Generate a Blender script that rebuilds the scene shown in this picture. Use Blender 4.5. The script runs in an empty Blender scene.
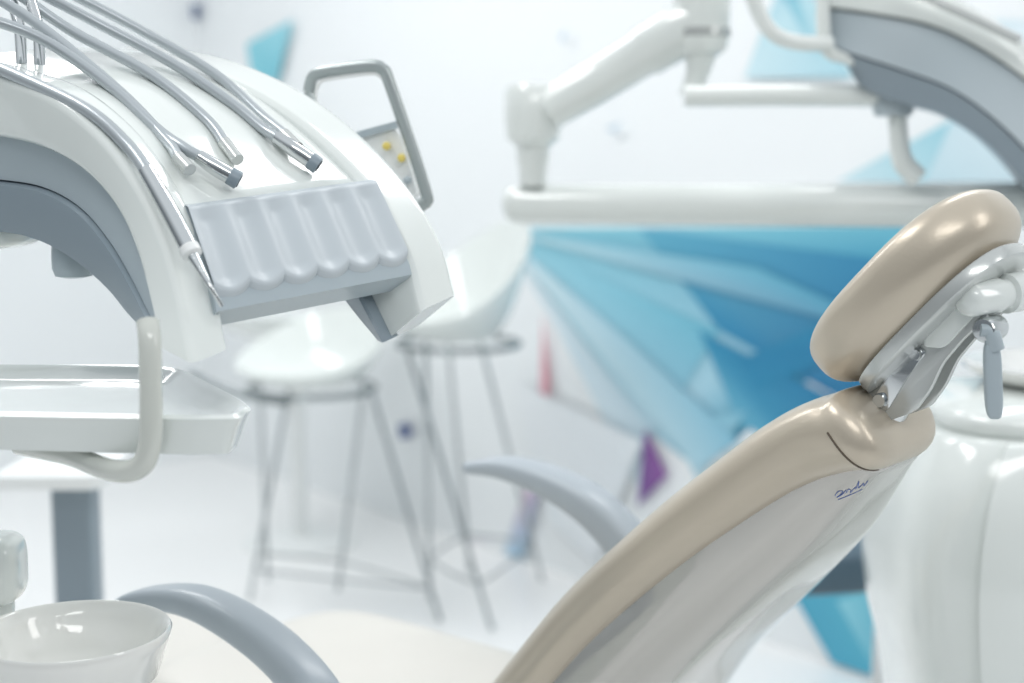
import bpy, math, random
from mathutils import Vector as V, Matrix
random.seed(4)
sc = bpy.context.scene
COL = sc.collection
F = 1422.0; H = 1.45; HOR = 160.0
PIT = math.atan((341.5-HOR)/F)
CAM = V((0,0,H))
def ray(px,py):
    x=(px-512)/F; z=-(py-341.5)/F
    c,s=math.cos(PIT),math.sin(PIT)
    return V((x, c+z*s, -s+z*c))
def P(px,py,Y):
    d=ray(px,py); return CAM+d*(Y/d.y)
def proj(p):
    q=p-CAM; c,s=math.cos(PIT),math.sin(PIT)
    yy=q.y*c-q.z*s; zz=q.y*s+q.z*c
    return 512+F*q.x/yy, 341.5-F*zz/yy
def srgb(r,g,b):
    f=lambda c:(c/255/12.92) if c/255<=.04045 else ((c/255+.055)/1.055)**2.4
    return (f(r),f(g),f(b),1)
# ---------------------------------------------------------------- materials
def mat(name,col,rough=.4,metal=0,coat=0,var=.03,scale=8,bump=0,spec=.5):
    m=bpy.data.materials.new(name); m.use_nodes=True
    n=m.node_tree.nodes; l=m.node_tree.links; b=n['Principled BSDF']
    tc=n.new('ShaderNodeTexCoord'); no=n.new('ShaderNodeTexNoise'); no.inputs['Scale'].default_value=scale
    l.new(tc.outputs['Object'],no.inputs['Vector'])
    mx=n.new('ShaderNodeMix'); mx.data_type='RGBA'
    mx.inputs[6].default_value=[c*(1-var) for c in col[:3]]+[1]
    mx.inputs[7].default_value=[min(1,c*(1+var)) for c in col[:3]]+[1]
    l.new(no.outputs['Fac'],mx.inputs[0]); l.new(mx.outputs[2],b.inputs['Base Color'])
    b.inputs['Roughness'].default_value=rough; b.inputs['Metallic'].default_value=metal
    b.inputs['Coat Weight'].default_value=coat; b.inputs['Coat Roughness'].default_value=.06
    b.inputs['Specular IOR Level'].default_value=spec
    if bump:
        n2=n.new('ShaderNodeTexNoise'); n2.inputs['Scale'].default_value=260
        l.new(tc.outputs['Object'],n2.inputs['Vector'])
        bp=n.new('ShaderNodeBump'); bp.inputs['Strength'].default_value=bump; bp.inputs['Distance'].default_value=.001
        l.new(n2.outputs['Fac'],bp.inputs['Height']); l.new(bp.outputs['Normal'],b.inputs['Normal'])
    return m
WHITE=mat('white_plastic',srgb(227,232,229),.14,coat=.8)
WHITE2=mat('white_satin',srgb(236,238,237),.35)
PEARL=mat('pearl_shell',srgb(190,187,181),.08,metal=.5,coat=1)
GREY=mat('grey_plastic',srgb(172,184,190),.32)
DGREY=mat('dark_grey_plastic',srgb(138,151,160),.32)
LGREY=mat('light_grey_rest',srgb(186,194,199),.36)
SLATE=mat('slate_vinyl',srgb(78,100,114),.45)
LEATHER=mat('champagne_leather',srgb(198,187,170),.31,metal=.35,coat=.15,bump=.12)
CREAM=mat('cream_leather',srgb(220,217,210),.4)
ARM=mat('armrest_plastic',srgb(172,181,188),.28)
CHROME=mat('chrome',srgb(212,215,216),.14,metal=1)
STEEL=mat('stool_steel',srgb(170,175,177),.15,metal=1)
RINGM=mat('seat_ring_steel',srgb(140,148,150),.25,metal=.8)
SILVER=mat('silver_paint',srgb(203,206,204),.22,metal=.5)
HOSE=mat('hose_grey',srgb(180,187,191),.28,metal=.35)
BLACK=mat('black_rubber',srgb(35,38,44),.5)
SEAM=mat('seam_brown',srgb(98,86,74),.5)
YEL=mat('yellow_button',srgb(225,205,110),.4)
FLOORM=mat('floor_gloss',srgb(243,243,242),.3,var=.01,scale=2)
WALLM=mat('wall_paint',srgb(240,243,244),.6,var=.01,scale=1)
INK=mat('blue_ink',srgb(96,116,178),.5)
CER=mat('ceramic',srgb(236,236,232),.08,coat=.6)
# ---------------------------------------------------------------- geometry
class MB:
    def __init__(s): s.v=[]; s.f=[]
    def loft(s,rings,cap=True,closed=True):
        n=len(rings[0]); b=len(s.v)
        for r in rings: s.v+= [V(p) for p in r]
        for i in range(len(rings)-1):
            for j in range(n if closed else n-1):
                k=(j+1)%n
                s.f.append((b+i*n+j,b+i*n+k,b+(i+1)*n+k,b+(i+1)*n+j))
        if cap and closed:
            s.f.append(tuple(b+j for j in reversed(range(n))))
            s.f.append(tuple(b+(len(rings)-1)*n+j for j in range(n)))
        return s
    def tube(s,pts,r,seg=14,sm=0,flat=1.0):
        if sm: 
            if isinstance(r,(list,tuple)): r=cat([V((q,0,0)) for q in r],sm); r=[q.x for q in r]
            pts=cat(pts,sm)
        n=len(pts)
        if not isinstance(r,(list,tuple)): r=[r]*n
        t0=(pts[1]-pts[0]).normalized()
        up=V((0,0,1)) if abs(t0.z)<.9 else V((0,1,0))
        a=t0.cross(up).normalized(); rings=[]
        for i in range(n):
            t=(pts[min(i+1,n-1)]-pts[max(i-1,0)]).normalized()
            a=(a-t*a.dot(t)).normalized(); b=t.cross(a)
            rings.append([pts[i]+(a*math.cos(2*math.pi*k/seg)+b*flat*math.sin(2*math.pi*k/seg))*r[i] for k in range(seg)])
        return s.loft(rings)
    def ring(s,pts,r,seg=10,flat=1):   # closed tube
        n=len(pts); rings=[]; c=sum(pts,V())/n
        nor=(pts[0]-c).cross(pts[n//4]-c).normalized()
        for i in range(n+1):
            p=pts[i%n]; t=(pts[(i+1)%n]-pts[(i-1)%n]).normalized(); a=t.cross(nor).normalized()
            rings.append([p+(a*math.cos(2*math.pi*k/seg)*flat+nor*math.sin(2*math.pi*k/seg))*r for k in range(seg)])
        return s.loft(rings,cap=False)
    def lathe(s,c,prof,seg=48,ax=None):
        if ax is None: X,Yv,Z=V((1,0,0)),V((0,1,0)),V((0,0,1))
        else:
            Z=ax.normalized(); X=Z.orthogonal().normalized(); Yv=Z.cross(X)
        return s.loft([[c+X*(r*math.cos(2*math.pi*k/seg))+Yv*(r*math.sin(2*math.pi*k/seg))+Z*z for k in range(seg)] for r,z in prof])
    def sell(s,c,a,b,n,e1=.6,e2=.6,lat=20,lon=40):
        pw=lambda x,e: math.copysign(abs(x)**e,x)
        rings=[]
        for i in range(lat+1):
            th=-math.pi/2+math.pi*(i+.02)/(lat+.04)
            rings.append([c+a*(pw(math.cos(th),e1)*pw(math.cos(2*math.pi*k/lon),e2))+b*(pw(math.cos(th),e1)*pw(math.sin(2*math.pi*k/lon),e2))+n*pw(math.sin(th),e1) for k in range(lon)])
        return s.loft(rings)
    def slab(s,U,D,E,n=28,ch=2,w=.12):
        U=cat(U,n//max(1,len(U)-1)+1); D=cat(D,n//max(1,len(D)-1)+1)
        m=min(len(U),len(D)); rings=[]
        for i in range(m):
            rings.append(chaikin([U[i],U[i]+E,D[i]+E,D[i]],ch,w))
        return s.loft(rings)
    def plate(s,pts,E,ch=2,w=.15):
        r=chaikin(pts,ch,w); c=sum(r,V())/len(r); e=E*.12
        return s.loft([[c+(p-c)*.96 for p in r],[p+e for p in r],[p+E-e for p in r],[c+(p-c)*.96+E for p in r]])
def cat(p,n):
    o=[]; q=[p[0]*2-p[1]]+list(p)+[p[-1]*2-p[-2]]
    for i in range(1,len(q)-2):
        for k in range(n):
            t=k/n; a,b,c,d=q[i-1:i+3]
            o.append(.5*((2*b)+(c-a)*t+(2*a-5*b+4*c-d)*t*t+(3*b-a-3*c+d)*t**3))
    o.append(p[-1].copy()); return o
def chaikin(r,n,w=.2):
    for _ in range(n):
        o=[]
        for i in range(len(r)):
            a,b=r[i],r[(i+1)%len(r)]; o+=[a.lerp(b,w),a.lerp(b,1-w)]
        r=o
    return r
def wloc(o):
    l=V()
    while o is not None: l+=o.location; o=o.parent
    return l
def obj(name,mb,m,parent=None,loc=None,ang=42,label=None):
    me=bpy.data.meshes.new(name)
    base=wloc(parent) if parent else (V(loc) if loc is not None else V())
    me.from_pydata([tuple(p-base) for p in mb.v],[],mb.f); me.update()
    import bmesh
    bm=bmesh.new(); bm.from_mesh(me); bmesh.ops.remove_doubles(bm,verts=bm.verts,dist=1e-6)
    bmesh.ops.recalc_face_normals(bm,faces=bm.faces); bm.to_mesh(me); bm.free()
    me.shade_smooth(); me.set_sharp_from_angle(angle=math.radians(ang))
    me.materials.append(m)
    o=bpy.data.objects.new(name,me); COL.objects.link(o)
    if parent: o.parent=parent
    elif loc is not None: o.location=loc
    if label: o['label']=label
    return o
def thing(name,label,catg,loc,group=None):
    o=bpy.data.objects.new(name,None); COL.objects.link(o); o.location=loc; o.empty_display_size=.05
    o['label']=label; o['category']=catg
    if group: o['group']=group
    return o
def tag(o,label,catg,group=None):
    o['label']=label; o['category']=catg
    if group: o['group']=group
def struct(name,mb,m):
    o=obj(name,mb,m); o['kind']='structure'; return o
def box(mb,c,hx,hy,hz):
    X,Yv,Z=(V((1,0,0)),V((0,1,0)),V((0,0,1)))
    mb.loft([chaikin([c+X*hx*i+Yv*hy*j+Z*z for i,j in((-1,-1),(1,-1),(1,1),(-1,1))],2,.08) for z in(-hz,-hz*.97,hz*.97,hz)]); return mb
# ---------------------------------------------------------------- setting
WA,WB=5.1,1.22
def W(px,py,off=.0):
    d=ray(px,py); t=WA/(d.y+WB*d.x); return CAM+d*t+V((-WB,-1,0)).normalized()*off
mb=MB(); mb.v=[V((-7,-1.5,0)),V((5,-1.5,0)),V((5,12,0)),V((-7,12,0))]; mb.f=[(0,1,2,3)]; struct('floor',mb,FLOORM)
x0,x1=-1.5,4.0
mb=MB(); a=V((x0,WA-WB*x0,0)); b=V((x1,WA-WB*x1,0)); up=V((0,0,3.2)); th=V((WB,1,0)).normalized()*.1
mb.loft([[a,b,b+th,a+th],[a+up,b+up,b+th+up,a+th+up]]); struct('wall_back',mb,WALLM)
mb=MB(); c=V((-5.0,3.2,0)); th=V((-.7,.7,0))*.1
mb.loft([[a,c,c+th,a+th],[a+up,c+up,c+th+up,a+th+up]]); struct('wall_left',mb,WALLM)
# wall graphic: flat shards with corner colours
S=[
 (0,[(500,228),(905,226),(905,300),(700,470),(650,432)],[(136,198,214),(88,170,196),(48,128,170),(90,164,190),(182,216,229)]),
 (0,[(500,228),(905,226),(900,262)],[(150,210,222),(110,186,206),(68,156,188)]),
 (0,[(640,228),(905,262),(880,420),(720,330)],[(96,172,198),(44,130,172),(22,106,154),(42,134,176)]),
 (0,[(505,236),(720,330),(668,420),(652,434)],[(156,208,222),(108,182,204),(152,196,214),(194,218,229)]),
 (0,[(500,232),(652,434),(640,490),(560,330)],[(224,236,241),(194,216,227),(220,233,239),(214,231,239)]),
 (0,[(700,330),(880,420),(830,480),(740,420)],[(48,138,176),(32,116,160),(62,144,178),(104,176,202)]),
 (0,[(740,360),(880,300),(880,340),(760,390)],[(40,130,170),(50,140,176),(34,120,162),(42,134,172)]),
 (0,[(668,420),(750,410),(700,480)],[(166,206,220),(120,184,206),(190,218,229)]),
 (0,[(870,430),(915,380),(905,560),(860,560)],[(56,146,184),(42,130,172),(74,166,196),(62,150,184)]),
 (0,[(500,230),(760,268),(900,330),(900,338)],[(192,224,231),(108,180,204),(62,144,178),(50,134,172)]),
 (0,[(502,232),(620,330),(742,440),(700,470)],[(210,230,236),(162,206,220),(130,188,210),(176,212,225)]),
 (1,[(766,540),(905,540),(960,760),(832,760)],[(72,160,190),(90,184,206),(98,190,210),(80,170,198)]),
 (1,[(840,600),(872,590),(910,760),(880,760)],[(142,208,222),(114,192,210),(92,176,202),(114,192,210)]),
 (2,[(748,78),(782,-10),(812,-12),(856,78)],[(204,229,236),(172,212,224),(184,220,229),(172,212,224)]),
 (2,[(782,-10),(800,-12),(824,60)],[(128,190,210),(142,200,214),(164,210,222)]),
 (3,[(840,182),(986,104),(984,182)],[(206,230,236),(138,200,216),(166,212,224)]),
 (3,[(930,182),(1000,20),(1060,20),(1040,182)],[(196,222,231),(213,230,237),(228,237,242),(206,226,234)]),
 (4,[(650,428),(672,474),(642,506)],[(130,84,150),(144,92,160),(112,82,146)]),
 (5,[(548,312),(554,380),(549,462),(541,458)],[(236,186,190),(218,140,156),(226,166,178),(208,192,214)]),
 (5,[(541,458),(549,462),(528,606),(508,604)],[(226,180,196),(196,190,216),(140,188,214),(194,217,232)]),
 (6,[(520,380),(648,440),(600,560),(556,520)],[(238,241,243),(231,237,241),(236,240,243),(233,239,242)]),
 (7,[(252,44),(298,20),(282,84),(256,72)],[(136,206,220),(156,214,226),(118,196,212),(136,206,220)]),
 (8,[(196,6),(206,4),(204,20),(197,18)],[(100,118,150)]*4),
 (9,[(404,424),(415,422),(417,436),(406,438)],[(60,84,140)]*4),
 (10,[(612,128),(628,122),(622,134)],[(200,214,224)]*3),
 (11,[(566,36),(574,30),(570,44)],[(194,210,222)]*3),
 (12,[(470,560),(508,540),(480,600)],[(226,210,219),(212,210,224),(230,230,234)]),
]
gm=bpy.data.materials.new('graphic_print'); gm.use_nodes=True
at=gm.node_tree.nodes.new('ShaderNodeAttribute'); at.attribute_name='Col'
gm.node_tree.links.new(at.outputs['Color'],gm.node_tree.nodes['Principled BSDF'].inputs['Base Color'])
gm.node_tree.nodes['Principled BSDF'].inputs['Roughness'].default_value=.5
g0=W(700,340); gth=thing('wall_graphic','blue, teal and purple shards printed across the white back wall','wall graphic',g0)
for gi in range(13):
    vs=[]; fs=[]; cols=[]
    for i,(g,pts,cs) in enumerate(S):
        if g!=gi: continue
        pts=[W(x,y,.002+.0012*i) for x,y in pts]
        for p_ in pts: p_.z=max(p_.z,.012)
        fs.append(tuple(range(len(vs),len(vs)+len(pts)))); vs+=pts; cols.append(cs)
    me=bpy.data.meshes.new('printed_shard'); me.from_pydata([tuple(p-g0) for p in vs],[],fs)
    ca=me.color_attributes.new(name='Col',type='FLOAT_COLOR',domain='CORNER')
    for p,cs in zip(me.polygons,cols):
        for li,c in zip(p.loop_indices,cs): ca.data[li].color=srgb(*c)
    me.materials.append(gm); g=bpy.data.objects.new('printed_shard',me); COL.objects.link(g); g.parent=gth
# ---------------------------------------------------------------- bar stools and tables
def stool(label,cx,cy,Yc,zs,rad,legs,backang,rise,ringz,dish=.035,loop=None):
    c=P(cx,cy,Yc); c.z=zs
    t=thing('bar_stool',label,'stool',(c.x,c.y,0),'white bar stools behind the dental chair')
    mb=MB(); rings=[]
    for off in (0,1):
        rr=[]
        for i in range(17):
            q=i/16; ring=[]
            for k in range(56):
                a=2*math.pi*k/56
                bk=(.5+.5*math.cos(a-backang))**1.6
                z=dish*q**3+rise*bk*max(0,(q-.4)/.6)**1.7
                r=rad*(q if q<.7 else .7+(q-.7)*(.95-.25*bk))*1.04*(1+.08*bk*q)
                ring.append(V((c.x+r*math.cos(a),c.y+r*math.sin(a),zs+z-(.022*(1-q*.4) if off else 0))))
            rr.append(ring)
        rings+= rr if not off else rr[::-1]
    rings=rings[1:-1]
    mb.loft(rings); obj('seat_shell',mb,WHITE,t,ang=70)
    tops=[]; bots=[]
    for (tx,ty,bx,by) in legs:
        Yb=H*F/(by-HOR); b=P(bx,by,Yb); b.z=0.008
        a=V((c.x+(tx-cx)/F*Yc, c.y+(b.y-c.y)*.45, zs-.02)); tops.append(a); bots.append(b)
        obj('leg',MB().tube([a,a.lerp(b,.5),b],.0072,10),STEEL,t)
    fp=[tops[i].lerp(bots[i],ringz) for i in range(4)]
    cc=sum(fp,V())/4; fp.sort(key=lambda p:math.atan2(p.y-cc.y,p.x-cc.x))
    lp_=[]
    for i in range(4):
        a,b=fp[i],fp[(i+1)%4]; mid=a.lerp(b,.5)+(a.lerp(b,.5)-cc)*.18
        for k in range(8):
            s_=k/8; lp_.append(a*(1-s_)**2+mid*2*s_*(1-s_)+b*s_**2)
    obj('foot_rail',MB().ring(lp_,.0045,8),STEEL,t)
    mb=MB().ring([V((c.x+rad*.86*math.cos(a),c.y+rad*.86*math.sin(a),zs-.024)) for a in [2*math.pi*k/32 for k in range(32)]],.010,8)
    if loop: mb.tube([P(*q) for q in loop],.010,10,sm=6)
    obj('seat_ring',mb,RINGM,t)
    return t
stool('white bar stool with low back and chrome legs, nearer the instrument tray',312,383,4.5,.75,.235,
      [(374,382,440,635),(362,388,338,602),(252,396,268,592),(288,400,250,612)],math.radians(60),.17,.86,
      dish=.045,loop=[(290,404,4.34),(245,396,4.32),(214,385,4.34),(190,373,4.40)])
stool('taller white bar stool with high scooped back, beside the blue wall graphic',458,338,4.45,.90,.225,
      [(408,340,492,645),(478,342,542,592),(424,340,430,612),(444,340,470,582)],math.radians(35),.30,.84,dish=.06)
t=thing('bar_table','round white bar table behind the nearer bar stool','table',P(296,340,5.3)*1)
t.location.z=0; b=t.location.copy()
zt=1.45-(310-160)/F*5.3
obj('tabletop',MB().lathe(V((b.x,b.y,zt)),[(.01,-.10),(.20,-.09),(.30,-.045),(.355,0),(.36,.008),(.35,.012),(.01,.0)]),WHITE,t)
obj('pedestal',MB().lathe(V((b.x,b.y,0)),[(.03,.02),(.03,zt-.095)],24),WHITE2,t)
obj('base',MB().lathe(V((b.x,b.y,0)),[(.22,0),(.22,.01),(.04,.03)],32),WHITE2,t)
p=P(75,476,2.7); t=thing('pedestal_stand','square grey column stand seen below the instrument tray','stand',(p.x,p.y,0))
mb=MB(); box(mb,V((p.x,p.y,p.z/2)),.038,.038,p.z/2); obj('column',mb,DGREY,t)
mb=MB(); box(mb,V((p.x-.02,p.y,p.z+.012)),.10,.12,.012); obj('top_plate',mb,WHITE2,t)
mb=MB(); box(mb,V((p.x,p.y,.015)),.17,.17,.015); obj('base',mb,DGREY,t)
# ---------------------------------------------------------------- dental chair frame
Fw=V((-.77,.64,0)).normalized(); Lf=V((.64,.77,0)).normalized(); Z=V((0,0,1))
def frame(al):
    al=math.radians(al); return -Fw*math.sin(al)+Z*math.cos(al), Fw*math.cos(al)+Z*math.sin(al)
A,N=frame(50)
chair=thing('dental_chair','champagne leather dental chair with glossy back shell and grey armrests','dental chair',(-.1,2.0,0))
st=[(435,790,1.69,.42,.09),(470,735,1.66,.42,.09),(511,683,1.62,.41,.088),(568,616,1.57,.375,.08),(648,544,1.50,.335,.07),(722,488,1.44,.275,.055),(778,450,1.395,.215,.035),(812,432,1.365,.175,.02),(832,425,1.350,.155,.01)]
def stations(n=6):
    vv=[P(a,b,c) for a,b,c,d,e in st]; ww=[V((d,e,0)) for a,b,c,d,e in st]
    return list(zip(cat(vv,n),cat(ww,n)))
SS=stations(); nS=len(SS)
def padring(o,w,th,ext,n0=-.006):
    r=[]; hw=w/2+ext
    for k in range(56):
        a=2*math.pi*k/56; ca,sa=math.cos(a),math.sin(a)
        l=w/2+hw*math.copysign(abs(ca)**.45,ca); n=n0+th*math.copysign(abs(sa)**.8,sa)
        r.append(o+Lf*l+N*n)
    return r
mb=MB(); rings=[]
def n0f(i): return -.006-.008*max(0,(i-(nS-15))/14)
def thf(i): return .042+.002*max(0,(i-(nS-15))/14)
for i,(o,w) in enumerate(SS): rings.append(padring(o,w.x,thf(i),.010,n0f(i)))
o,w=SS[-1]
for q in (.2,.4,.6,.75,.87,.95,1.0):
    c=(1-q**2.6*.999)**(1/2.6)
    r=padring(o,w.x,.044*max(c,.05),.010-(1-c)*.03,n0f(nS-1))
    rings.append([p+A*(.028*q) for p in r])
mb.loft(rings); cush=obj('backrest_cushion',mb,LEATHER,chair,ang=80)
si=nS-2
o,w=SS[si]; r=padring(o,w.x,thf(si)+.0003,.0103,n0f(si)); obj('seam',MB().tube(r[27:42],.0011,8),SEAM,cush)
mb=MB(); rings=[]
def shring(o,w,bs,sc=1):
    r=[]; hw=(w/2-.014)*sc
    for k in range(33):
        a=math.pi+math.pi*k/32; ca,sa=math.cos(a),math.sin(a)
        r.append(o+Lf*(w/2+hw*math.copysign(abs(ca)**.6,ca))+N*(-.026+bs*math.copysign(abs(sa)**.6,sa)))
    return r
for i,(o,w) in enumerate(SS[:-2]): rings.append(shring(o,w.x,w.y+.024))
o,w=SS[-3]
for q in (.3,.6,.85,1.0):
    c=math.sqrt(1-q*q*.95); rings.append([p+A*(.022*q) for p in shring(o,w.x,(w.y+.024)*c,.75+.25*c)])
mb.loft(rings); sh=obj('back_shell',mb,PEARL,chair,ang=80)
bpy.context.view_layer.update()
def cast(ob,px,py,off=.0012):
    d=ray(px,py).normalized(); bl=wloc(ob)
    ok,loc,nor,idx=ob.ray_cast(CAM-bl,d)
    return (loc+bl-d*off) if ok else None
mk=MB()
strokes=[[(832,498),(836,492),(842,492),(838,497),(834,500),(841,496),(846,490)],[(846,494),(849,489),(852,491),(851,494),(855,489),(858,486)],[(858,489),(862,478),(861,487),(865,484),(868,481),(868,485),(873,478)],[(836,503),(850,497),(866,489)]]
for s_ in strokes:
    s_=[(851+(x-852)*.8,490+(y-490)*.75) for x,y in s_]
    q=[cast(sh,x,y,.0005) for x,y in s_]
    if all(p is not None for p in q): mk.tube(q,.00042,6,sm=4)
if mk.v: obj('printed_mark',mk,INK,sh,label='small blue script mark on the back shell')
# headrest
Ah,Nh=frame(43)
hc=P(919,293,1.385)
mb=MB()
mb.sell(hc,Ah*.120,Lf*.092,Nh*.041,.70,.8,30,64)
for v in mb.v:
    l=(v-hc).dot(Lf); a=(v-hc).dot(Ah); v+=Nh*(l*l*1.0+a*a*.5)
hr=obj('headrest_cushion',mb,LEATHER,chair,ang=80)
pc=hc-Nh*.036
mb=MB().sell(pc,Ah*.100,Lf*.072,Nh*.009,.3,.7,12,48); pl=obj('headrest_plate',mb,SILVER,chair,ang=50)
KB=(1.345+.83*.395)
def PB(px,py,sh=0): 
    k=(px-512)/F; return P(px,py,KB/(1+.83*k))+Lf*sh
mb=MB()
for s_ in (0,.036):
    mb.plate([PB(*q,s_) for q in((856,408),(872,386),(896,348),(922,318),(952,290),(984,280),(996,296),(986,318),(962,340),(942,364),(930,390),(914,412),(880,424))],Lf*.007,2,.12)
mb.plate([PB(*q,.007) for q in((880,398),(902,350),(926,326),(950,318),(936,350),(918,376),(900,400))],Lf*.03)
hb=obj('headrest_bracket',mb,SILVER,chair,ang=40)
obj('bracket_cover',MB().plate([PB(*q,-.006) for q in((924,346),(936,314),(960,292),(984,286),(990,302),(968,324),(946,348))],Lf*.007),WHITE,hb)
obj('bracket_arm',MB().plate([PB(*q,-.003) for q in((868,408),(898,360),(918,346),(928,352),(908,378),(888,412))],Lf*.005),CHROME,hb)
for x,y,rr_ in((882,400,.0075),(918,354,.006)):
    obj('bolt',MB().lathe(PB(x,y,-.006),[(.001,-.002),(rr_*.85,-.002),(rr_,.001),(rr_,.006)],20,ax=Lf),CHROME,hb)
topc=SS[-1][0]+Lf*.077-N*.015
j1=PB(892,388,.022)
obj('headrest_stem',MB().tube([topc-A*.06,topc+A*.01,j1,PB(908,355,.022)],[.024,.024,.02,.013],20,sm=6,flat=.7),CHROME,chair)
k0=P(966,300,1.305); k1=P(1040,288,1.36); kd=(k1-k0)
mb=MB().lathe(k0,[(.010,-.004),(.0145,0),(.0165,.005),(.0165,kd.length*.4),(.0145,kd.length*.42),(.0145,kd.length*.5),(.019,kd.length*.52),(.019,kd.length*.98),(.016,kd.length)],32,ax=kd)
obj('locking_knob',mb,WHITE,chair)
lc=P(993,380,1.305)
mb=MB().sell(lc,V((.0082,0,0)),V((0,.006,0)),V((-.003,0,.037)),.5,.6,14,28); mb.tube([P(980,330,1.305),P(990,332,1.305),P(996,350,1.305)],[.006,.008,.008],14,sm=5)
lv=obj('release_lever',mb,GREY,chair)
obj('lever_pivot',MB().lathe(P(984,330,1.305),[(.001,-.003),(.010,-.002),(.012,.002),(.012,.03)],24,ax=Lf),CHROME,lv)
# seat
mb=MB()
sc0=V((-.20,1.95,.675))
mb.sell(sc0,Fw*.30,Lf*.22,Z*.055,.35,.35,16,56)
obj('seat_cushion',mb,CREAM,chair,ang=80)
mb=MB().sell(sc0+Fw*.47-Z*.07,Fw*.25,Lf*.17,(Z+Fw*.2)*.045,.35,.4,14,48); obj('leg_cushion',mb,CREAM,chair,ang=80)
mb=MB().sell(sc0-Z*.09,Fw*.30,Lf*.19,Z*.05,.3,.35,14,48); obj('seat_frame',mb,WHITE,chair,ang=70)
cb=V((sc0.x,sc0.y,0))
mb=MB().loft([[cb+Fw*(a*math.cos(q))+Lf*(b_*math.sin(q))+Z*z for q in [2*math.pi*k/40 for k in range(40)]] for a,b_,z in((.38,.26,0),(.38,.26,.03),(.33,.2,.06),(.16,.12,.12),(.13,.11,.35),(.2,.15,.55))])
obj('pedestal',mb,WHITE,chair,ang=50)
hg=SS[0][0]+Lf*.21-N*.03
obj('backrest_hinge',MB().tube([hg-Lf*.1,hg+Lf*.1],.05,24),GREY,chair)
obj('hinge_bracket',MB().tube([hg,hg.lerp(sc0-Fw*.25-Z*.09,.6)-Z*.03,sc0-Fw*.2-Z*.09],.04,20,sm=5),GREY,chair)
def armrest(pts,wd):
    c=cat([P(x,y,Y) for x,y,Y,h in pts],7); hh=cat([V((h,0,0)) for x,y,Y,h in pts],7)
    rings=[]
    for i,p in enumerate(c):
        t=(c[min(i+1,len(c)-1)]-c[max(i-1,0)]).normalized(); n=t.cross(Lf).normalized()
        if n.z<0: n=-n
        h=hh[i].x; f=min(1,.55+.45*math.sqrt(min(1,i/4)))
        rings.append([p+Lf*(wd*f*math.copysign(abs(math.cos(q))**.6,math.cos(q)))+n*(h*math.copysign(abs(math.sin(q))**.7,math.sin(q))) for q in [2*math.pi*k/24 for k in range(24)]])
    return MB().loft(rings)
obj('armrest',armrest([(122,603,1.62,.006),(150,597,1.60,.012),(195,601,1.56,.016),(240,623,1.52,.019),(285,658,1.48,.021),(322,705,1.44,.022),(345,770,1.42,.022)],.026),ARM,chair)
obj('armrest',armrest([(470,467,2.16,.009),(505,467,2.12,.016),(550,482,2.07,.022),(592,507,2.02,.027),(628,545,1.98,.030),(650,590,1.95,.031),(660,680,1.93,.032)],.030),ARM,chair)
q0=P(345,765,1.42); obj('armrest_link',MB().tube([q0,q0+V((.03,.12,-.05)),sc0-Lf*.18-Fw*.2-Z*.09],[.022,.024,.03],16,sm=5),ARM,chair)
q0=P(660,680,1.93); obj('armrest_link',MB().tube([q0,q0+V((-.03,-.02,-.05)),sc0+Lf*.18-Fw*.22-Z*.09],[.028,.026,.03],16,sm=5),ARM,chair)
# ---------------------------------------------------------------- delivery console
LU=[(-60,60),(0,76),(50,95),(98,134),(134,182),(162,238),(180,300),(192,364)]
LD=[(-60,128),(0,138),(40,148),(80,170),(113,205),(134,248),(148,300),(158,346)]
LM=[(-60,180),(0,184),(38,192),(72,212),(100,245),(122,282),(137,312),(149,334)]
LG=[(-60,234),(0,236),(38,246),(72,266),(102,292),(122,316),(138,332),(148,342)]
RU=[(150,44),(205,52),(250,65),(306,92),(360,132),(410,186),(442,240),(457,294)]
RD=[(150,104),(205,112),(240,122),(280,138),(320,165),(352,205),(386,264),(418,326)]
Ly=[1.42-.2*i/7 for i in range(8)]; Ry=[1.70-.2*i/7 for i in range(8)]
pl3=lambda c,ys,dy=0:[P(x,y,Y+dy) for (x,y),Y in zip(c,ys)]
E=(P(347,136,1.586)-P(140,188,1.306)).normalized()
base=P(-330,600,1.75); base.z=0
cons=thing('instrument_console','near white and grey dental instrument console over the tray','instrument console',base)
obj('side_panel',MB().slab(pl3(LU,Ly),pl3(LD,Ly,.02),E*.05,w=.10),WHITE,cons,ang=50)
obj('side_panel',MB().slab(pl3(RU,Ry),pl3(RD,Ry,.02),-E*.066,w=.09,ch=3),WHITE,cons,ang=50)
LI=[(-30,58),(30,72),(80,92),(125,131),(158,172),(184,210)]; LIy=[1.46,1.43,1.40,1.375,1.35,1.33]
RI=[(128,50),(188,57),(230,74),(278,104),(328,142),(372,184)]; RIy=[1.66,1.635,1.61,1.58,1.555,1.53]
li=cat(pl3(LI,LIy),6); ri=cat(pl3(RI,RIy),6)
rings=[]; lattice=[]
for a,b in zip(li,ri):
    a=a-E*.01; b=b+E*.012
    up_=[a.lerp(b,k/14)+Z*(.006*math.sin(math.pi*k/14)) for k in range(15)]
    lattice+=up_
    rings.append(up_+[b-Z*.05,a-Z*.05])
obj('deck',MB().loft(rings),WHITE,cons,ang=50)
TL,TR,BR,BL=P(182,209,1.33),P(370,183,1.52),P(408,266,1.465),P(213,302,1.272)
pn=(TR-TL).cross(BL-TL).normalized()
if pn.y>0: pn=-pn
mb=MB(); rings=[]
nv,nt=192,34
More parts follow.
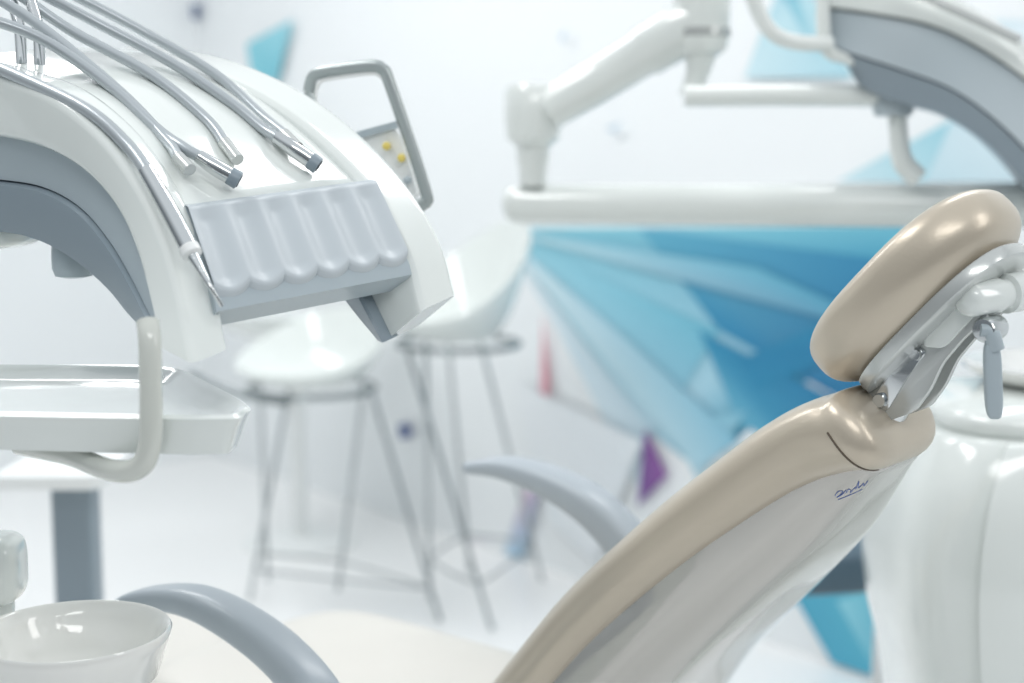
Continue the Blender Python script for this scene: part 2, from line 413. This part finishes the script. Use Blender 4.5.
for j in range(nt+1):
    r=[]
    for i in range(nv+1):
        v=i/nv; s_=abs(math.sin(math.pi*6*v)); lobe=s_**.7
        tt=j/nt; t=tt*(.93+.07*lobe)
        p=TL.lerp(TR,v).lerp(BL.lerp(BR,v),t)
        depth=(s_**1.8)*.0045*min(1,tt*5)*min(1,(1-tt)*5+.15)
        h=.010-depth
        if tt>.92: h*=math.sqrt(max(0.05,1-((tt-.92)/.08)**2*.9))
        if tt<.05: h*=.6+.4*tt/.05
        r.append(p+pn*h)
    rings.append(r); 
    if j%3==0: lattice+=r[::6]
mb.loft(rings,closed=False)
pad=obj('handpiece_rest',mb,LGREY,cons,ang=75)
mb=MB()
mb.loft([[TL+pn*.006,TR+pn*.006,TR-pn*.03,TL-pn*.03],[BL+pn*.003,BR+pn*.003,BR-pn*.03,BL-pn*.03],[BL+(BL-TL)*.1,BR+(BR-TR)*.1,BR+(BR-TR)*.08-pn*.03,BL+(BL-TL)*.08-pn*.03]])
obj('rest_base',mb,GREY,cons)
obj('lower_shell',MB().slab([p+E*.012 for p in pl3(LD,Ly,.02)],[p+E*.012 for p in pl3(LM,Ly,.03)],E*.2,ch=1,w=.03),GREY,cons,ang=50)
obj('lower_trim',MB().slab([p+E*.006 for p in pl3(LM,Ly,.03)],[p+E*.006 for p in pl3(LG,Ly,.04)],E*.21,ch=2,w=.05),DGREY,cons,ang=50)
obj('tip_insert',MB().slab([p-E*.067 for p in pl3(RD[4:],Ry[4:],.0)],[p-E*.067 +V((0,0,-.004)) for p in pl3([(330,200),(352,240),(380,284),(412,320)],Ry[4:],.02)],E*.03,ch=1),DGREY,cons)
kp=P(73,256,1.43)
obj('adjusting_knob',MB().lathe(kp,[(.02,.02),(.021,0),(.021,-.012),(.018,-.02),(.01,-.022)],24),GREY,cons)
obj('belly_cover',MB().sell(P(-50,232,1.50),V((.09,0,0)),V((0,.07,0)),V((0,0,.018)),.5,.7),WHITE,cons)
q=P(-90,240,1.55)
obj('support_arm',MB().tube([q,q+V((-.15,.06,-.06)),V((base.x,base.y,q.z-.1))],.03,20,sm=6),WHITE,cons)
obj('column',MB().lathe(base,[(.2,0),(.2,.02),(.05,.05),(.045,q.z-.07)],32),WHITE,cons)
bt=[P(148,322,1.20),P(150,345,1.19),P(151,400,1.185),P(150,445,1.185),P(138,468,1.19),P(110,470,1.21),P(70,455,1.26),P(20,445,1.32)]
obj('tray_bracket',MB().tube(bt,.0098,18,sm=6),mat('bracket_white',srgb(208,211,204),.2,coat=.6),cons)
# display frame on the console
fy=1.74
fr=[(309,92),(313,77),(325,72),(370,66),(383,70),(390,84),(425,188),(424,203),(412,207),(372,214),(352,190),(312,102)]
fp=[P(x,y,fy-.0004*(x-309)) for x,y in fr]
cl=[]
for i in range(len(fp)):
    a,b,c,d=[fp[(i+k)%len(fp)] for k in(-1,0,1,2)]
    for k in range(5):
        t=k/5; cl.append(.5*((2*b)+(c-a)*t+(2*a-5*b+4*c-d)*t*t+(3*b-a-3*c+d)*t**3))
fo=obj('handle_frame',MB().ring(cl,.0045,12,flat=1.7),mat('frame_grey',srgb(166,174,174),.26,metal=.3),cons)
inn=[]; ccf=sum(cl,V())/len(cl)
for p_ in cl: inn.append(ccf+(p_-ccf)*.88)
obj('frame_rim',MB().ring(inn,.0022,8),WHITE2,fo)
pq=[P(356,139,fy-.012),P(397,127,fy-.035),P(419,198,fy-.04),P(384,208,fy-.02)]
mb=MB().loft([chaikin(pq,2,.1),[p+V((.002,.012,0)) for p in chaikin(pq,2,.1)]]); pn2=obj('key_panel',mb,WHITE2,fo)
obj('key_backing',MB().loft([[P(352,133,fy-.018),P(396,121,fy-.04),P(398,128,fy-.04),P(354,140,fy-.018)],[P(352,133,fy+.0),P(396,121,fy-.02),P(398,128,fy-.02),P(354,140,fy)]]),GREY,fo)
for (x,y) in((386,146),(401,158),(407,180)):
    obj('key',MB().lathe(P(x,y,fy-.046),[(.001,0),(.004,.001),(.005,.004),(.005,.014)],16,ax=V((0,1,0))),YEL if y<165 else GREY,pn2)
for (x,y,x2,y2) in((8,-8,22,58),(28,-8,40,66)):
    obj('hose_guide',MB().tube([P(x,y,1.50),P((x+x2)/2+4,(y+y2)/2,1.48),P(x2,y2+8,1.46)],.006,10,sm=5),CHROME,cons)
# hoses and handpieces
lp=[(proj(p),p.y) for p in lattice]
def dY(x,y): 
    return min(lp,key=lambda e:(e[0][0]-x)**2+(e[0][1]-y)**2)[1]
def smoothY(path,lift):
    ys=[dY(x,y)-lift for x,y in path]
    n=len(ys)
    for _ in range(3): ys=[ys[0]]+[(ys[i-1]+2*ys[i]+ys[i+1])/4 for i in range(1,n-1)]+[ys[-1]]
    return [P(x,y,Y) for (x,y),Y in zip(path,ys)]
def hand(label,hose,body,lift=.03,rh=.0056,rb=.0082,tip=None,end='open'):
    allp=smoothY(hose+body,lift); hp=allp[:len(hose)]; bp=allp[len(hose):]
    t=thing('dental_handpiece',label,'dental handpiece',bp[-1],'handpieces lying on the instrument console')
    obj('hose',MB().tube(hp+[bp[0],bp[0].lerp(bp[1],.2)],rh,12,sm=8),HOSE,t)
    n=len(bp); ax=bp[-1]-bp[-2]
    obj('grip',MB().tube(bp,[rh+.0008]+[rb]*(n-1),18,sm=5),CHROME if end!='sleeve' else SILVER,t)
    if end=='open':
        obj('collar',MB().lathe(bp[-1]-ax.normalized()*.004,[(rb*.9,-.003),(rb*1.1,0),(rb*1.1,.009),(rb*.7,.010),(rb*.65,.004)],24,ax=ax),DGREY,t)
        obj('socket',MB().lathe(bp[-1],[(.0005,.0062),(rb*.8,.0064),(rb*.8,.003)],20,ax=ax),BLACK,t)
    if tip:
        tp=[P(x,y,dY(x,y)-lift-.004) for x,y in tip]
        obj('nozzle',MB().tube([bp[-1]]+tp,[rb*.7,.004]+[.0022]*(len(tp)-1),12,sm=4),CHROME,t)
        obj('collar',MB().lathe(bp[-1],[(rb*.8,-.006),(rb*1.15,-.005),(rb*1.15,.003),(rb*.6,.006)],20,ax=ax),WHITE2,t)
    return t
hand('chrome handpiece with dark open end, farthest right on the console',[(30,-12),(95,22),(170,62),(230,102),(262,128)],[(276,137),(294,149),(314,163)])
hand('chrome handpiece with dark open end, above the scalloped rest left part',[(-40,10),(40,38),(110,86),(158,130),(184,148)],[(198,156),(215,167),(234,178)])
hand('slim chrome syringe with thin nozzle hanging over the left side panel',[(-50,48),(30,82),(90,112),(128,146)],[(146,170),(168,208),(191,252)],lift=.035,rb=.0082,rh=.0064,tip=[(200,268),(210,286),(222,306)],end='syr')
hand('hose ending in a silver sleeve between the two open handpieces',[(10,-12),(70,30),(150,74),(205,118)],[(224,142),(238,160)],lift=.022,rb=.0065,end='sleeve')
hand('thin hose with silver sleeve just left of the farthest handpiece',[(60,-12),(140,30),(215,74),(262,116)],[(284,134),(298,148)],lift=.022,rb=.0065,end='sleeve')
hand('hose with silver sleeve nearest the syringe',[(-20,-12),(40,26),(120,92),(166,140)],[(178,157),(190,170)],lift=.022,rb=.0065,end='sleeve')
# tray
z=1.231
tc=[P(-110,415,1.22),V((-.235,1.19,z)),V((-.232,1.25,z)),V((-.360,1.5,z)),P(-110,368,1.5)]
tc=[V((p.x,p.y,z)) for p in tc]
cen=sum(tc,V())/5
base_r=chaikin(tc,3,.12)
def off(r,d,dz): return [p+(p-cen).normalized()*d+V((0,0,dz)) for p in r]
mb=MB().loft([off(base_r,-.04,-.036),off(base_r,-.014,-.033),off(base_r,-.004,-.010),off(base_r,.002,0),off(base_r,-.002,.003),off(base_r,-.010,.001),off(base_r,-.024,-.009),off(base_r,-.045,-.010)])
tr=obj('instrument_tray',mb,WHITE,loc=V((cen.x,cen.y,z-.036)),ang=50)
tag(tr,'shallow white instrument tray below the near console','tray')
# ---------------------------------------------------------------- spittoon bottom left
bc=P(72,632,1.35)
cu=thing('spittoon_unit','white spittoon unit with open round bowl at the bottom left','spittoon',(bc.x-.08,bc.y,0))
r=.096
obj('bowl',MB().lathe(bc,[(.03,-.075),(.055,-.07),(.082,-.045),(.093,-.01),(r,0),(r-.002,.003),(r-.006,.001),(.085,-.012),(.072,-.04),(.045,-.056),(.012,-.06)],64),CER,cu,ang=60)
obj('drain',MB().lathe(bc+Z*-.058,[(.014,0),(.014,.003),(.01,.004),(.001,.003)],24),CHROME,cu)
obj('body',MB().loft([[V((bc.x-.08+a*math.cos(q),bc.y+b*math.sin(q),zz)) for q in [2*math.pi*k/40 for k in range(40)]] for a,b,zz in((.17,.14,0),(.17,.14,.5),(.16,.13,.85),(.14,.11,bc.z-.08),(.10,.08,bc.z-.07))]),WHITE,cu)
obj('cup_filler',MB().sell(P(-8,568,1.42),V((.032,0,0)),V((0,.035,0)),V((0,0,.036)),.5,.6),WHITE,cu)
q=P(-8,590,1.42); obj('filler_post',MB().tube([q,V((q.x,q.y,bc.z-.09))],.022,20),WHITE,cu)
# ---------------------------------------------------------------- right cabinet
cc=V(((1105-512)/F*2.10,2.10,0))
cab=thing('treatment_unit','large glossy rounded white treatment unit behind the headrest lever','dental unit',cc)
def lvl(y,rx): return (rx/F*2.10, 1.45-(y-160)/F*2.10)
L_=[lvl(420,172),lvl(428,184),lvl(480,208),lvl(550,218),lvl(620,212),lvl(683,198)]
L_=[(a,z) for a,z in L_]+[(.26,.45),(.26,.1),(.28,.06),(.28,0)]
pr=cat([V((a,0,z)) for a,z in L_],4)
def sup(q,e=.45): return math.copysign(abs(math.cos(q))**e,math.cos(q)),math.copysign(abs(math.sin(q))**e,math.sin(q))
mb=MB().loft([[V((cc.x+p.x*sup(q)[0],cc.y+p.x*.7*sup(q)[1],p.z)) for q in [2*math.pi*k/128 for k in range(128)]] for p in pr])
obj('body',mb,WHITE,cab,ang=60)
rings=[]
for p in pr[2:27]:
    row=[]
    for s2,rng in((.022,range(31)),(-.01,range(30,-1,-1))):
        for k in rng:
            q=math.radians(240+ 76*k/30); row.append(V((cc.x+(p.x+s2*.4)*sup(q)[0],cc.y+(p.x*.7+s2)*sup(q)[1],p.z)))
    rings.append(row)
obj('front_panel',MB().loft(rings),WHITE,cab,ang=50)
zt=pr[0].z
mb=MB().loft([[V((cc.x+a*sup(q,.55)[0],cc.y+a*.72*sup(q,.55)[1],zz)) for q in [2*math.pi*k/96 for k in range(96)]] for a,zz in((.235,zt-.012),(.250,zt-.002),(.262,zt+.012),(.262,zt+.022),(.250,zt+.034),(.22,zt+.046),(.15,zt+.055))])
obj('top_cover',mb,WHITE,cab,ang=50)
obj('bowl',MB().lathe(V((cc.x-.03,cc.y,zt+.048)),[(.09,0),(.135,.010),(.165,.028),(.168,.036),(.16,.035),(.10,.018),(.02,.012)],48),CER,cab)
# ---------------------------------------------------------------- second unit: arm, console, chair
la=P(1330,205,2.35); la.z=0
lamp=thing('balance_arm','white jointed balance arm reaching across above the blue wall graphic','equipment arm',la)
a0=P(522,204,2.6); a1=P(1340,207,2.35); d=(a1-a0)
L0=d.length
obj('rail',MB().lathe(a0,[(.008,-.036),(.025,-.03),(.032,-.02),(.037,0),(.0405,L0)],32,ax=d),WHITE,lamp)
obj('post',MB().lathe(V((a1.x,a1.y,0)),[(.22,0),(.22,.03),(.06,.06),(.055,a1.z+.03)],32),WHITE,lamp)
obj('knuckle',MB().lathe(P(533,186,2.58),[(.024,0),(.026,.03),(.03,.05),(.03,.07),(.048,.085),(.052,.12),(.052,.165),(.044,.18),(.02,.185)],36),WHITE,lamp)
e0=P(548,110,2.56); e1=P(702,18,2.5)
obj('diagonal_arm',MB().tube([e0,e0.lerp(e1,.3),e0.lerp(e1,.62),e0.lerp(e1,.64),e1],[.036,.04,.04,.045,.047],28),WHITE,lamp)
obj('elbow',MB().lathe(P(701,50,2.5),[(.03,-.01),(.044,0),(.049,.02),(.049,.12),(.03,.13)],36),WHITE,lamp)
obj('elbow_band',MB().lathe(P(701,38,2.5),[(.049,0),(.0515,.002),(.0515,.014),(.049,.016)],36),SILVER,lamp)
obj('drop_tube',MB().tube([P(701,50,2.5),P(697,75,2.5),P(688,98,2.5)],[.03,.02,.018],20,sm=5),WHITE,lamp)
c2=thing('instrument_console','out-of-focus second instrument console at the top right corner','instrument console',P(905,160,2.40))
E2=V((.25,.9,.03)).normalized()
U=[(822,8),(868,14),(930,26),(985,52),(1040,92),(1100,150)]; D=[(828,46),(850,54),(905,72),(955,92),(1005,130),(1070,200)]
T=[(826,-40),(878,-30),(945,-8),(1000,22),(1056,66),(1115,120)]
M2=[(846,58),(860,86),(902,104),(948,118),(998,154),(1060,230)]
ys=[2.4,2.38,2.35,2.31,2.27,2.22]
obj('upper_cover',MB().slab(pl3(T,ys,-.01),pl3(U,ys,-.01),E2*.34,w=.06),WHITE,c2,ang=50)
obj('body',MB().slab(pl3(U,ys),pl3(D,ys),E2*.32,ch=1,w=.03),GREY,c2,ang=50)
obj('lower_cover',MB().slab(pl3(D,ys,.0),pl3(M2,ys,.01),E2*.28,ch=1,w=.04),DGREY,c2,ang=50)
obj('front_lip',MB().tube(pl3([(824,-10),(823,20),(828,50),(850,60),(905,80)],[2.39]*5),[.011,.012,.012,.009,.006],14,sm=5),WHITE,c2)
obj('side_arm',MB().tube([P(684,96,2.42),P(780,95,2.42),P(895,96,2.42)],.018,20),WHITE,c2)
obj('joint',MB().lathe(P(893,116,2.42),[(.03,0),(.034,.01),(.034,.05),(.02,.055)],28),GREY,c2)
obj('curved_post',MB().tube([P(897,112,2.42),P(899,140,2.42),P(903,162,2.42),P(918,178,2.42)],[.016,.016,.018,.018],18,sm=6),WHITE,c2)
obj('handle',MB().tube([P(748,-20,2.35),P(757,8,2.35),P(772,32,2.35),P(795,42,2.36),P(830,44,2.38)],.013,16,sm=6),WHITE,c2)
obj('hose_guide',MB().tube([P(900,-15,2.3),P(960,12,2.27),P(1020,40,2.22)],.008,10,sm=5),SILVER,c2)
s0=V(((870-512)/F*3.0,3.0,0))
ch2=thing('dental_chair','dark slate seat of a second dental chair behind the leather backrest','dental chair',s0)
zc=1.45-(556-160)/F*3.0
obj('seat_cushion',MB().sell(V((s0.x,s0.y,zc)),V((.27,-.1,.05)),V((.1,.2,0)),V((0,0,.055)),.4,.4),SLATE,ch2,ang=80)
obj('backrest_cushion',MB().sell(V((s0.x+.25,s0.y-.06,zc+.16)),V((.12,-.05,.2)),V((.08,.16,0)),V((-.03,0,.03)),.4,.4),SLATE,ch2,ang=80)
obj('pedestal',MB().lathe(V((s0.x+.12,s0.y,0)),[(.2,0),(.2,.03),(.09,.06),(.08,zc-.04)],32),WHITE2,ch2)
# ---------------------------------------------------------------- light
w=bpy.data.worlds.new('w'); sc.world=w; w.use_nodes=True
nt_=w.node_tree; bg=nt_.nodes['Background']; tcn=nt_.nodes.new('ShaderNodeTexCoord'); sp=nt_.nodes.new('ShaderNodeSeparateXYZ')
cr=nt_.nodes.new('ShaderNodeValToRGB'); mp=nt_.nodes.new('ShaderNodeMapRange')
nt_.links.new(tcn.outputs['Generated'],sp.inputs[0]); nt_.links.new(sp.outputs['Z'],mp.inputs['Value'])
mp.inputs['From Min'].default_value=-1; mp.inputs['From Max'].default_value=1
nt_.links.new(mp.outputs[0],cr.inputs[0]); nt_.links.new(cr.outputs[0],bg.inputs[0])
e=cr.color_ramp.elements; e[0].position=.42; e[0].color=(.18,.20,.215,1); e[1].position=.85; e[1].color=(.90,.955,1.0,1)
el=cr.color_ramp.elements.new(.56); el.color=(.25,.28,.305,1)
bg.inputs[1].default_value=.88
def area(loc,tgt,size,e,col=(1,1,1)):  # area lights added to brighten the scene and give highlights, not room fixtures
    l=bpy.data.lights.new('area','AREA'); l.shape='RECTANGLE'; l.size=size[0]; l.size_y=size[1]; l.energy=e; l.color=col
    o=bpy.data.objects.new('added_area_light',l); COL.objects.link(o); o.location=loc
    o.rotation_euler=(V(tgt)-V(loc)).to_track_quat('-Z','Y').to_euler(); o['kind']='structure'; return o
area((-1.2,1.6,3.1),(-.1,1.6,1),(1.6,.35),19,(1,.99,.97))
area((1.0,3.0,3.1),(.6,3.4,1),(1.8,.4),19)
area((-1.5,4.2,3.1),(-.6,4.8,1),(2,.6),28)
area((.4,-.6,2.9),(.2,2,1),(1.6,.4),13,(1,.99,.97))
area((2.2,.6,2.4),(.5,1.5,1.1),(.5,1.4),10,(1,.98,.96))
# ---------------------------------------------------------------- camera
cd=bpy.data.cameras.new('cam'); co=bpy.data.objects.new('camera',cd); COL.objects.link(co)
co.location=CAM; co.rotation_euler=(math.pi/2-PIT,0,0); cd.lens=F*36/1024; cd.sensor_width=36; cd.clip_start=.02
cd.dof.use_dof=True; cd.dof.focus_distance=1.40; cd.dof.aperture_fstop=2.5
sc.camera=co
sc.view_settings.view_transform='Standard'
